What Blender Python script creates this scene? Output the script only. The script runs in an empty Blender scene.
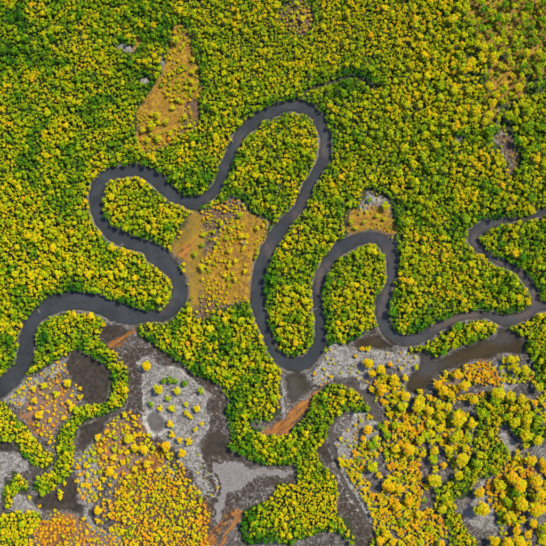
import bpy, math, random
import numpy as np
from mathutils import Vector

# ------------------------------------------------------------------ camera, sky, sun, exposure
random.seed(7)
RNG = np.random.default_rng(7)
SC = bpy.context.scene
COL = SC.collection
S = 0.7            # metres per photograph pixel on the ground
HALF = 273.0
CAM_H = 450.0

cam_d = bpy.data.cameras.new('camera')
cam = bpy.data.objects.new('camera', cam_d)
COL.objects.link(cam)
cam.location = (0, 0, CAM_H)
cam.rotation_euler = (0, 0, 0)
cam_d.sensor_fit = 'HORIZONTAL'
cam_d.angle = 2 * math.atan(HALF * S / CAM_H)
cam_d.clip_start = 1.0
cam_d.clip_end = 20000.0
SC.camera = cam

SUN_EL, SUN_AZ = math.radians(46), math.radians(50)      # the sun stands to the north-east
world = bpy.data.worlds.new('World')
SC.world = world
world.use_nodes = True
wn = world.node_tree
bg = wn.nodes['Background']
sky = wn.nodes.new('ShaderNodeTexSky')
sky.sky_type = 'NISHITA'
sky.sun_disc = False
sky.sun_elevation = SUN_EL
sky.sun_rotation = SUN_AZ
sky.air_density = 1.0
sky.dust_density = 1.5
wn.links.new(sky.outputs[0], bg.inputs[0])
bg.inputs[1].default_value = 0.10
sun_d = bpy.data.lights.new('sun', 'SUN')
sun_d.energy = 3.9
sun_d.angle = math.radians(10)
sun_d.color = (1.0, 0.89, 0.64)
sun = bpy.data.objects.new('sun', sun_d)
COL.objects.link(sun)
sdir = Vector((math.sin(SUN_AZ) * math.cos(SUN_EL), math.cos(SUN_AZ) * math.cos(SUN_EL), math.sin(SUN_EL)))
sun.rotation_euler = sdir.to_track_quat('Z', 'Y').to_euler()
sun.location = sdir * 600
SC.view_settings.view_transform = 'Standard'
SC.view_settings.look = 'None'
SC.view_settings.exposure = 1.3
SC.view_settings.gamma = 1.0
SC.render.engine = 'CYCLES'
SC.cycles.max_bounces = 6
SC.cycles.diffuse_bounces = 3
SC.cycles.transparent_max_bounces = 8

# ------------------------------------------------------------------ helpers
def link(name, mesh, mats=(), parent=None):
    o = bpy.data.objects.new(name, mesh)
    COL.objects.link(o)
    if mesh is not None and mats:
        mesh.materials.clear()
        for m in mats:
            mesh.materials.append(m)
    if parent is not None:
        o.parent = parent
    return o

def tag(o, label=None, cat=None, group=None, kind=None):
    if label: o['label'] = label
    if cat: o['category'] = cat
    if group: o['group'] = group
    if kind: o['kind'] = kind
    return o

def smooth_closed(pts, k=3):
    """Catmull-Rom through a closed outline."""
    P = np.array(pts, float)
    n = len(P)
    out = []
    for i in range(n):
        p0, p1, p2, p3 = P[i - 1], P[i], P[(i + 1) % n], P[(i + 2) % n]
        for j in range(k):
            t = j / k
            out.append(0.5 * (2 * p1 + (p2 - p0) * t + (2 * p0 - 5 * p1 + 4 * p2 - p3) * t * t + (3 * p1 - p0 - 3 * p2 + p3) * t ** 3))
    return np.array(out)

# lattice on which all outlines are measured (photograph pixels, 2 px apart)
LO, HI, STEP = -60.0, 606.0, 2.0
LN = int((HI - LO) / STEP) + 1
lx = LO + STEP * np.arange(LN)
LX, LY = np.meshgrid(lx, lx)
CX, CY = np.clip(LX, 0, 546), np.clip(LY, 0, 546)      # the place goes on outwards as it leaves the frame

def sdf(poly, k=3, pad=30):
    V = smooth_closed(poly, k) if k > 1 else np.array(poly, float)
    res = np.full(LX.shape, 999.0)
    box = (CX > V[:, 0].min() - pad) & (CX < V[:, 0].max() + pad) & (CY > V[:, 1].min() - pad) & (CY < V[:, 1].max() + pad)
    px, py = CX[box], CY[box]
    if px.size == 0: return res
    d = np.full(px.shape, 1e12)
    inside = np.zeros(px.shape, bool)
    n = len(V)
    for i in range(n):
        ax, ay = V[i]; bx, by = V[(i + 1) % n]
        ex, ey = bx - ax, by - ay
        wx, wy = px - ax, py - ay
        t = np.clip((wx * ex + wy * ey) / (ex * ex + ey * ey + 1e-12), 0, 1)
        d = np.minimum(d, (wx - ex * t) ** 2 + (wy - ey * t) ** 2)
        if ay != by:
            c = ((ay > py) != (by > py)) & (px < (bx - ax) * (py - ay) / (by - ay) + ax)
            inside ^= c
    r = np.sqrt(d)
    res[box] = np.where(inside, -r, r)
    return res

def sdf_line(pts, w):
    """distance to an open polyline, less its half width."""
    V = np.array(pts, float)
    d = np.full(LX.shape, 1e12)
    for i in range(len(V) - 1):
        ax, ay = V[i]; bx, by = V[i + 1]
        ex, ey = bx - ax, by - ay
        wx, wy = CX - ax, CY - ay
        t = np.clip((wx * ex + wy * ey) / (ex * ex + ey * ey + 1e-12), 0, 1)
        d = np.minimum(d, (wx - ex * t) ** 2 + (wy - ey * t) ** 2)
    return np.sqrt(d) - w

def sdf_spots(spots):
    d = np.full(LX.shape, 999.0)
    for x, y, rx, ry in spots:
        q = np.sqrt(((CX - x) / rx) ** 2 + ((CY - y) / ry) ** 2)
        d = np.minimum(d, (q - 1) * min(rx, ry))
    return d

def samp(F, x, y):
    fx = np.clip((np.asarray(x, float) - LO) / STEP, 0, LN - 1.001)
    fy = np.clip((np.asarray(y, float) - LO) / STEP, 0, LN - 1.001)
    ix, iy = fx.astype(int), fy.astype(int)
    tx, ty = fx - ix, fy - iy
    return (F[iy, ix] * (1 - tx) + F[iy, ix + 1] * tx) * (1 - ty) + (F[iy + 1, ix] * (1 - tx) + F[iy + 1, ix + 1] * tx) * ty

_lat = {}
def vnoise(x, y, wl, seed=0):
    if seed not in _lat:
        _lat[seed] = np.random.default_rng(1000 + seed).random((512, 512))
    L = _lat[seed]
    fx, fy = np.asarray(x, float) / wl + 97.3, np.asarray(y, float) / wl + 61.7
    ix, iy = np.floor(fx).astype(int), np.floor(fy).astype(int)
    tx, ty = fx - ix, fy - iy
    tx, ty = tx * tx * (3 - 2 * tx), ty * ty * (3 - 2 * ty)
    g = lambda a, b: L[b % 512, a % 512]
    return (g(ix, iy) * (1 - tx) + g(ix + 1, iy) * tx) * (1 - ty) + (g(ix, iy + 1) * (1 - tx) + g(ix + 1, iy + 1) * tx) * ty

def fbm(x, y, wl, seed=0):
    return (vnoise(x, y, wl, seed) + .5 * vnoise(x, y, wl / 2, seed + 1) + .25 * vnoise(x, y, wl / 4, seed + 2)) / 1.75

# ------------------------------------------------------------------ outlines (photograph pixels)
BANK_A = [(-80,424),(-20,392),(0,378),(12,366),(17,354),(19,336),(24,321),(38,305),(51,296),(74,291),(85,293),(103,296),(113,300),(140,310),(151,312),
 (162,309),(169,301),(172,291),(171,284),(168,277),(163,272),(151,264),(144,255),(136,251),(121,247),(108,239),(95,223),(90,211),(89,192),(94,181),
 (103,172),(115,167),(138,165),(149,167),(159,172),(169,182),(182,194),(189,197),(200,195),(210,187),(218,172),(223,156.5),(231,140),(240,126),
 (249,117),(264,108),(276,104),(287,101),(300,100),(310.5,102.6),(321,113),(327,123),(331.5,140),(332,156.5),(326,169),(314,187),(304,210),(287,231),
 (274.6,251),(268,268),(265,280),(264,295),(267,318),(274,340),(278,350),(285,355),(295,358),(305,354),(312,344),(314,321),(312,298),(313,280),
 (318,268),(324.6,256.5),(335,244),(349,236),(362,232),(374.6,232),(385,236),(395,245),(398,259),(397,274),(392.5,287),(389,305),(390,321),(395,330),
 (403,335),(416,333.5),(432,324.6),(444.5,318),(462,313),(480,310.5),(503.5,314),(519,313),(530,305),(529,292.5),(521,280),(508.6,270),(493,263),
 (480,254),(470,246),(467.5,233),(475,224.5),(490.6,219),(508.6,218),(526.5,217),(537,213),(546,208),(620,170)]
BANK_B = [(-80,450),(-20,414),(0,399),(19,385),(26,373),(32,362),(35,346),(38,328),(45,319),(62,312),(77,310),(90,312),(105,318),(112,322),(133,326),
 (147,322),(164,321),(178,313),(186,303),(188,292),(186,280),(183,272),(174,259),(162,246),(151,241),(140,239),(126,233),(111,224),(103,210),(104,190),
 (108,183),(121,178),(136,177),(151,185),(162,195),(172,203),(185,208),(190,211),(200,207.5),(213,199),(221,190),(228,174),(233.5,159),(240,146),
 (246,138),(254,131),(264,122),(276,117),(285,113),(298,113),(308,117),(315.6,126),(319,140),(318,156.5),(310.5,172),(300,190),(294,205),(286,213),
 (277,222),(264,241),(256.5,259),(252,276),(249.5,298),(256.5,323),(267,349),(273,360),(280,368),(292.5,372),(305,371),(318,360.5),(325,346),(326,328),
 (323,310.5),(322,295),(327,275),(333.5,264),(344,254),(359,246),(371,242.5),(380,249),(386,262),(387,276),(384,286),(376,298),(374.6,310.5),(377,323),
 (385,338),(395,345),(412,346),(425,343),(439,333.5),(457,323),(475,319),(488,319),(498,325),(508.6,326),(524,321),(534,313),(541,305),(537,290),
 (529,276),(519,268),(503.5,260),(490.6,255),(483,246),(479.5,239),(483,233.5),(496,227),(514,222),(534,219),(546,214),(620,177)]
RIVER = BANK_A + BANK_B[::-1]
d_river = np.minimum(sdf(RIVER, 3), sdf([(524,318),(538,313),(560,310),(640,308),(640,300),(560,302),(542,302),(532,302)], 2))
_wob = 2.0 * (vnoise(CX, CY, 6, 3) - .5) + .9 * (vnoise(CX, CY, 16, 4) - .5)
d_river = d_river + _wob

LAGOON = [(498,329),(510,330),(521,336),(525,346),(519,356),(505,353),(490,360),(475,361),(457,367),(436,375),(429,386),(418,394),(406,391),(407,378),
 (416,368),(420,360),(413,350),(425,353),(436,359),(457,350),(478,342),(494,336)]
POOL_MID = [(286,374),(305,375),(313,386),(304,395),(297,402),(290,403),(286,388)]
POOL_OLIVE = [(350,345),(362,338),(376,335),(385,341),(394,347),(380,350),(362,349)]
POND = [(147,416),(154,412.5),(162,417),(165.5,424),(161,431),(154,432.5),(149,427)]
d_pools = [sdf(LAGOON), sdf(POOL_MID), sdf(POOL_OLIVE), sdf(POND)]

OPEN_N = [  # clearings in the northern forest
 [(180,25),(188,32),(192,51),(199,73),(199,101),(198,123),(186,130),(176,139),(162,147),(146,153),(139,139),(135,117),(146,98),(159,81),(168,62),(170,46),(173,32)],
 [(190,213),(203,210),(221,203),(236,198),(247,205),(255,214),(265,217),(271,222),(266,234),(258,249),(253,264),(251,280),(250,298),(234,304),(219,309),(208,316),(197,316),(190,306),(189,287),(184,267),(174,257),(172,247),(180,231),(185,221)],
 [(363,190),(375,190),(387,196),(392,205),(394,221),(396,240),(385,235),(372,231),(357,232),(346,236),(345,212),(359,208),(362,200)],
 [(279,8),(290,2),(302,1),(311,9),(312,24),(303,34),(291,33),(284,24)],
 [(493,136),(508,134),(515,148),(520,160),(515,172),(512,179),(507,165),(501,152)],
]
d_marsh_n, d_marsh_c, d_patch_e, d_red, d_path_e = [sdf(p) for p in OPEN_N]
NE_GLADE = [(468,6),(496,-40),(600,-40),(600,82),(546,92),(520,97),(511,110),(512,142),(500,142),(494,125),(480,130),(474,116),(484,92),(480,75),(489,60),(480,45),(470,30)]
d_glade = sdf(NE_GLADE)
d_rubble = sdf_spots([(130,49,8,4),(121,46,4,3),(139,41,4,4),(163,61,2.6,9),(146,80,6,3),(165,74,3,5),(460,138,5,2.4)])
d_creek_n = sdf_line([(300,101),(306,91),(314,88),(326,84),(340,79),(352,76),(360,78),(368,85),(378,87)], .8)

# the low open country in the south, and the woods that stand in it
SOUTH = [(-60,399),(0,399),(19,385),(26,373),(38,340),(80,308),(112,322),(140,325),(190,330),(230,350),(272,358),(292,371),(318,362),(330,345),(350,341),(377,326),(395,345),(425,344),
 (457,323),(490,318),(510,326),(524,321),(546,306),(620,306),(620,620),(-60,620)]
d_south = sdf(SOUTH, 1, 999)
WOODS = {
 'spit': [(24,377),(32,362),(37,348),(39,330),(46,321),(62,314),(78,312),(92,314),(105,320),(107,325),(101,332),(101,341),(114,350),(124,362),(129,376),(127,397),(122,407),(110,412),(100,416),(88,418),
   (79,426),(75,436),(75,456),(71,474),(62,480),(55,488),(46,494),(36,492),(33,486),(37,477),(49,471),(57,461),(57,450),(57,436),(62,427),(70,416),(80,405),(100,403),(109,400),(113,389),(113,378),(109,368),(100,361),(87,354),(79,349),(68,354),(53,362),(37,371)],
 'west': [(-60,398),(0,399),(7,405),(15,415),(24,424),(35,437),(44,448),(53,453),(53,462),(44,468),(33,464),(22,453),(16,443),(8,440),(-60,441)],
 'west_clump': [(16,473),(27,481),(29,486),(20,492),(14,496),(13,506),(6,507),(4,500),(4,486),(11,483)],
 'southwest': [(-60,514),(0,515),(15,510),(35,510),(42,516),(38,525),(30,535),(28,546),(28,620),(-60,620)],
 'centre': [(139,328),(147,322),(165,322),(180,314),(188,302),(198,316),(208,317),(220,310),(236,305),(249,299),(256,323),(268,350),(281,371),(279,385),(279,408),(271,419),(262,421),(253,417),(247,423),(258,432),(270,435),(290,433),(296,424),
   (307,415),(310,403),(318,391),(330,384),(342,385),(356,391),(369,405),(368,411),(358,412),(347,410),(338,415),(330,424),(327,437),(319,449),(321,462),(332,473),(338,485),(338,498),(336,508),(340,517),(349,530),(355,539),
   (350,542),(340,534),(326,531),(307,536),(292,544),(268,541),(246,543),(239,526),(248,509),(259,504),(272,496),(281,483),(294,485),(298,478),(295,465),(281,464),(262,464),(250,460),(237,451),(228,447),(230,438),(228,425),(226,408),
   (229,401),(223,391),(213,381),(200,377),(187,369),(178,361),(167,354),(154,344),(141,335)],
 'bar': [(424,347),(426,351),(434,357),(457,348),(478,341),(494,334),(498,326),(488,320),(473,321),(455,326),(439,336),(428,344)],
 'bar_clump': [(409,344),(416,342),(424,345),(423,350),(414,352),(408,349)],
 'east': [(508,326),(517,324),(530,318),(546,312),(620,312),(620,394),(546,390),(537,383),(534,367),(530,356),(525,348),(527,339),(517,334)],
 'southeast': [(475,405),(490,393),(510,398),(530,410),(546,425),(620,425),(620,440),(546,440),(530,447),(520,440),(505,424),(497,432),(508,448),(508,460),(498,473),(480,479),(470,489),(455,500),(462,520),(470,535),(478,546),(478,620),(450,620),(450,546),(446,525),(441,505),(439,490),(452,479),(465,466),(475,455),(472,440),(478,425)],
}
d_wood = {k: sdf(v, 2) for k, v in WOODS.items()}
d_woods = np.minimum.reduce(list(d_wood.values()))
# forest = inside (negative): north of the river everywhere but the clearings; in the south only the woods
d_north_open = np.minimum.reduce([d_marsh_n, d_marsh_c, d_patch_e, d_red, d_path_e, d_rubble + 1, d_creek_n])
in_south = d_south < 0
d_forest = np.where(in_south, d_woods, np.maximum(-d_north_open, np.where(d_woods < 0, d_woods, -60)))
d_forest = np.maximum(d_forest, -d_river)
for dp in d_pools: d_forest = np.maximum(d_forest, -dp)

def soft(d, w=2.5):            # 1 inside, 0 outside, over +-w pixels
    return np.clip(0.5 - d / (2 * w), 0, 1)
def many(polys, w=2.5, k=3):
    return np.maximum.reduce([soft(sdf(p, k), w) for p in polys])

PALE = [(138.5,361),(145,357.6),(150.4,357.6),(163,365),(178,369),(190,378),(200,385),(205,393),(207.5,408),(211,420),(207.5,433),(200,442),(202,459),(208,470),(216.6,477),(219.4,487),(215,497),(206,494),(196,476),
 (186,462),(176,452),(168,444),(160,438),(150,434),(144,426),(141,416),(143,408),(143,395),(142,381),(139.5,370)]
STAR = [(210,465),(222,462.5),(235,463.4),(253,468),(270,470),(286,469),(294,471.6),(288,476),(270,476),(260,476),(248,481),(237,488),(227,495),(224,505),(220,519),(216,523),(216,507),(221,494),(223,483),(216.6,473.5)]
SALT_E = [(332,346),(343,345),(356,349),(371,348.5),(390,350),(411,352),(417,358.5),(415,370),(406,374),(388,369),(374,366),(369,380),(364,388),(356,380),(343,376),(334,380),(321,387),(310,383),(307,375),(317.6,370),(323,363),(327,354)]
SALT_CREEK = [(358,415),(372,412),(378,425),(375,445),(372,460),(366,470),(369,485),(373,500),(367,515),(358,501),(348,483),(341,466),(336,449),(337,440),(345,430),(352,424)]
WEST_FLAT = [(8,400),(18,388),(26,379),(38,375),(53,364),(66,358),(69,372),(78,382),(84,396),(78,404),(69,413),(60,424),(56,436),(55,450),(48,443),(38,433),(28,420),(18,410)]
WEST_RIM = [(8,400),(18,388),(26,379),(38,375),(53,364),(66,358),(68,370),(58,376),(44,380),(32,392),(26,404),(18,410)]
CRESCENT = [(90,444),(101,432),(112,419),(125,412),(139.5,410),(143,424),(152,436),(164,443),(176,456),(190,474),(200,496),(211,508),(209,527),(206,546),(204,620),(128,620),(128,546),(110,532),(92,516),(86,500),(78,496),(75,475),(79,457)]
SW_FLAT = [(-60,452),(0,452),(14,448),(24,458),(30,470),(18,472),(6,482),(2,500),(-60,500)]
SW_FLAT2 = [(12,500),(24,494),(34,498),(42,510),(30,512),(14,510)]
SW_LOW = [(38,516),(55,508),(74,516),(86,520),(104,530),(126,546),(126,620),(30,620),(30,536)]
PATH_SW = [(87,500),(85,518),(92,525),(103,529.5),(115,537),(126,546),(150,566)]
MUD_SE = [(501,435),(508,437),(514,442),(511,457),(506,450)]
MUD_SE2 = [(464,499),(482,483),(499,474),(491,497),(493,516),(500,530),(485,536),(472,528),(464,516)]
MUD_SE3 = [(498,362),(506,364),(516,378),(512,388),(500,386),(494,374)]
DARK = [
 [(67,359),(79,351),(90,358),(108,367),(113,380),(108,396),(95,403),(85,400),(79,384),(69,374)],
 [(101,333),(108,323),(128,326),(136,328),(128,338),(119,347),(111,346),(104,341)],
 [(77,446),(79,430),(90,420),(108,415),(112,417),(101,430),(90,442)],
 [(33,496),(46,495),(60,488),(70,476),(76,482),(80,500),(86,506),(78,515),(62,510),(50,509),(40,506)],
 [(53,464),(58,452),(60,464),(55,470)],
 [(205,440),(222,434),(229,446),(226,452),(214,453),(204,460),(202,450)],
 [(290,428),(302,416),(312,406),(306,420),(297,432)],
 [(318,448),(322,441),(328,437),(331,448),(332,462),(326,464)],
 [(0,442),(12,441),(20,452),(8,452),(0,450)],
]
RUST = [
 [(135,326),(137,329),(126,341),(116,351),(112,347),(122,337)],
 [(260,433),(266,426),(280,418),(285,410),(298,400),(312,392),(318,391),(316,398),(305,410),(291,426),(281,434)],
 [(20,410),(28,416),(38,428),(42,436),(38,436),(28,424)],
 [(216,526),(225,516),(236,509),(240,512),(228,524),(217,538),(214,560),(207,560),(209,540)],
 [(229,527),(236,517),(243,512),(246,515),(238,524),(231,533),(224,546),(216,550)],
 [(197,500),(207,498),(211,512),(210,530),(207,560),(196,560),(200,530)],
 [(40,526),(60,516),(76,524),(70,540),(60,560),(44,560)],
 [(150,452),(166,444),(172,452),(150,476),(128,492),(124,484)],
 [(96,446),(108,432),(116,430),(104,448),(92,458)],
 [(472,362),(478,356),(484,360),(478,366)],
 [(184,262),(175,256),(181,248),(190,240),(196,236),(192,248)],
]
PINK = [
 [(28,400),(44,384),(58,380),(72,388),(80,396),(70,410),(58,422),(50,440),(40,430),(30,416)],
 [(100,440),(112,424),(126,418),(138,416),(146,430),(158,441),(168,452),(166,466),(150,474),(132,480),(112,480),(98,470),(92,456)],
 [(44,520),(66,514),(84,524),(100,534),(112,546),(112,620),(36,620),(36,540)],
 [(536,468),(620,468),(620,478),(538,476)],
 [(444,378),(456,372),(462,380),(452,388)],
]
OCHRE = [
 OPEN_N[0],
 [(206,256),(216,246),(224,228),(234,218),(246,208),(262,219),(268,224),(262,240),(254,262),(251,282),(248,300),(232,303),(218,306),(208,298),(204,276)],
 [(347,212),(360,208),(372,207),(384,206),(391,212),(395,238),(372,230),(348,234)],
 [(492,62),(512,62),(524,84),(512,100),(498,98),(488,84)],
]
OLIVE = [
 [(189,216),(203,214),(206,241),(203,267),(206,293),(198,310),(190,308),(189,287),(184,267),(173,255),(180,231)],
 [(468,6),(496,-40),(620,-40),(620,82),(540,80),(520,62),(505,50),(490,56),(480,45),(470,30)],
 [(136,40),(146,36),(154,44),(150,54),(138,54)],
 [(480,100),(492,96),(500,112),(494,124),(480,126)],
]
GREYC = [[(203,213),(229,204),(240,200),(246,208),(231,219),(222,231),(217,246),(209,257),(205,241)],
         [(363,190),(375,190),(388,197),(393,206),(385,204),(376,206),(369,213),(362,216),(359,206)], OPEN_N[4]]
BROWN = [GREYC[0], OPEN_N[4], [(203,296),(212,296),(222,306),(208,317),(197,315)], OPEN_N[3], [(186,104),(199,100),(198,123),(186,131),(178,136)], [(112,492),(140,478),(164,476),(184,486),(196,500),(200,520),(200,580),(140,580),(120,530)]]

A = {}
A['open'] = soft(d_forest * -1, 3.0)
A['salt'] = np.maximum.reduce([many([PALE, SALT_E, SALT_CREEK, WEST_RIM, SW_FLAT, SW_FLAT2, MUD_SE, MUD_SE3], 3.0), .66 * many([MUD_SE2], 5), soft(sdf_line(PATH_SW, 3.2), 1.5), .70 * many(GREYC[1:2], 4), .44 * many(GREYC[2:], 4),
   .9 * soft(d_rubble, 2), soft(sdf_line([(282,382),(284,392),(283,404),(280,414)], 1.6), 1.2), soft(sdf_line([(507,32),(496,46),(489,58),(489,74)], 1.6), 1.4), soft(sdf_line([(499,106),(501,122),(503,138)], 1.8), 1.4),
   .95 * many([[(76,458),(92,446),(98,470),(100,496),(92,512),(84,500),(76,480)], [(196,470),(206,476),(212,492),(206,508),(198,498),(192,482)], [(164,462),(174,464),(178,474),(168,478)], [(130,496),(144,492),(150,504),(140,514)]], 4)])
A['star'] = many([STAR], 3.0)
_dp = sdf(PALE); _dc = sdf(CRESCENT)
rim = lambda d, w, o=0: np.clip(1 - np.abs(d + o) / w, 0, 1)
_ck = sdf_line([(358,412),(348,412),(341,415),(334,421),(331,430),(331,440),(334,452),(338,466),(343,478),(350,492),(359,508),(370,526),(378,546),(384,560)], 1.5)
A['rim'] = np.maximum.reduce([.55 * rim(sdf(STAR), 2.2, -.5), .5 * rim(sdf(SALT_CREEK), 2.4, 0), .45 * rim(sdf(DARK[0]), 2, -1), .9 * rim(_ck, 1.8, -2.2), rim(_dp, 2.0, 1.0) * (CX < 222), rim(d_pools[3], 3.2, -2.2), .8 * rim(sdf(SALT_E), 2.2, 1) * (CX < 345), .62 * rim(sdf_line([(338,478),(346,490),(354,506),(362,520)], 1), 2.5), .8 * rim(_dc, 2, .5) * (CY < 446), .7 * rim(sdf(WEST_FLAT), 2.2, 1) * (CY < 392)])
A['dark'] = many(DARK, 4.5)
A['rust'] = many(RUST, 4.5)
A['pink'] = many(PINK, 5)
A['ochre'] = many(OCHRE, 6)
A['olive'] = many(OLIVE, 9)
A['brown'] = np.maximum(many(BROWN[2:], 5), .72 * many(BROWN[:2], 7))
A['bank'] = np.clip(1 - np.abs(d_river - 0.4) / 1.9, 0, 1) * (.35 + .95 * vnoise(CX, CY, 12, 91))
_crust_belt = np.maximum.reduce([rim(sdf(STAR), 7, -7), rim(_dp, 10, -8) * (CY > 340), soft(sdf([(339,482),(350,492),(362,514),(376,548),(376,620),(352,620),(356,541),(348,528),(340,514),(338,498)]), 3), .8 * soft(sdf([(330,382),(345,383),(361,390),(374,403),(380,420),(373,418),(366,404),(354,394),(340,388)]), 2)])
A['crust'] = _crust_belt * (d_woods > 0) * (d_river > 0)
A['creek'] = np.maximum(soft(sdf_line([(358,412),(348,412),(341,415),(334,421),(331,430),(331,440),(334,452),(338,466),(343,478),(350,492),(359,508),(370,526),(378,546),(384,560)], 1.5), 1.2),
                        soft(sdf_line([(338,383),(350,386),(361,391),(370,399),(375,408),(378,418)], 2.6), 1.5))

# height in metres
z = 0.62 + 0.35 * (fbm(CX, CY, 26, 11) - .5)
z = z - 0.25 * A['dark'] - 0.22 * A['creek'] - 0.10 * A['crust'] + .12 * A['rim']
z = np.minimum(z, np.clip(d_river * 0.30, -1.6, 2))
POOL_Z = [-0.02, 0.05, 0.05, 0.14]
for dp, pz in zip(d_pools, POOL_Z):
    z = np.minimum(z, np.clip(dp * 0.16, -0.8, 2) + pz)
Zf = z

def W(px, py, h=0.0):
    k = S * (CAM_H - h) / CAM_H
    return (px - HALF) * k, (HALF - py) * k
def ground_z(X, Y):
    return samp(Zf, X / S + HALF, HALF - Y / S)

# ------------------------------------------------------------------ materials
def new_mat(name):
    m = bpy.data.materials.new(name); m.use_nodes = True
    nt = m.node_tree
    for n in list(nt.nodes): nt.nodes.remove(n)
    return m, nt
def N(nt, t, **kw):
    n = nt.nodes.new(t)
    for k, v in kw.items(): setattr(n, k, v)
    return n
class G:
    """small wrapper to write shader maths as calls"""
    def __init__(s, nt): s.nt = nt
    def put(s, sock, v):
        if v is None: return
        if hasattr(v, 'is_output'): s.nt.links.new(v, sock)
        else: sock.default_value = v
    def m(s, op, a, b=None, c=None, clamp=False):
        n = N(s.nt, 'ShaderNodeMath', operation=op, use_clamp=clamp)
        for i, v in enumerate((a, b, c)): s.put(n.inputs[i], v)
        return n.outputs[0]
    def attr(s, name, kind='GEOMETRY', out=2):
        n = N(s.nt, 'ShaderNodeAttribute', attribute_type=kind, attribute_name=name); return n.outputs[out]
    def noise(s, vec, scale, detail=3, rough=.55, dist=0):
        n = N(s.nt, 'ShaderNodeTexNoise'); s.put(n.inputs['Vector'], vec)
        n.inputs['Scale'].default_value = scale; n.inputs['Detail'].default_value = detail; n.inputs['Roughness'].default_value = rough; n.inputs['Distortion'].default_value = dist
        return n.outputs[0]
    def mix(s, f, a, b):
        n = N(s.nt, 'ShaderNodeMix', data_type='RGBA'); s.put(n.inputs[0], f); s.put(n.inputs[6], a); s.put(n.inputs[7], b); return n.outputs[2]
    def step(s, v, lo, hi, a=0., b=1.):
        n = N(s.nt, 'ShaderNodeMapRange', interpolation_type='SMOOTHSTEP'); s.put(n.inputs[0], v)
        for i, q in enumerate((lo, hi, a, b)): n.inputs[i + 1].default_value = q
        return n.outputs[0]
def rgb(r, g, b): return (r, g, b, 1.0)
def srgb(r, g, b):
    f = lambda c: ((c / 255 + .055) / 1.055) ** 2.4 if c > 10 else c / 255 / 12.92
    return (f(r), f(g), f(b), 1.0)

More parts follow.
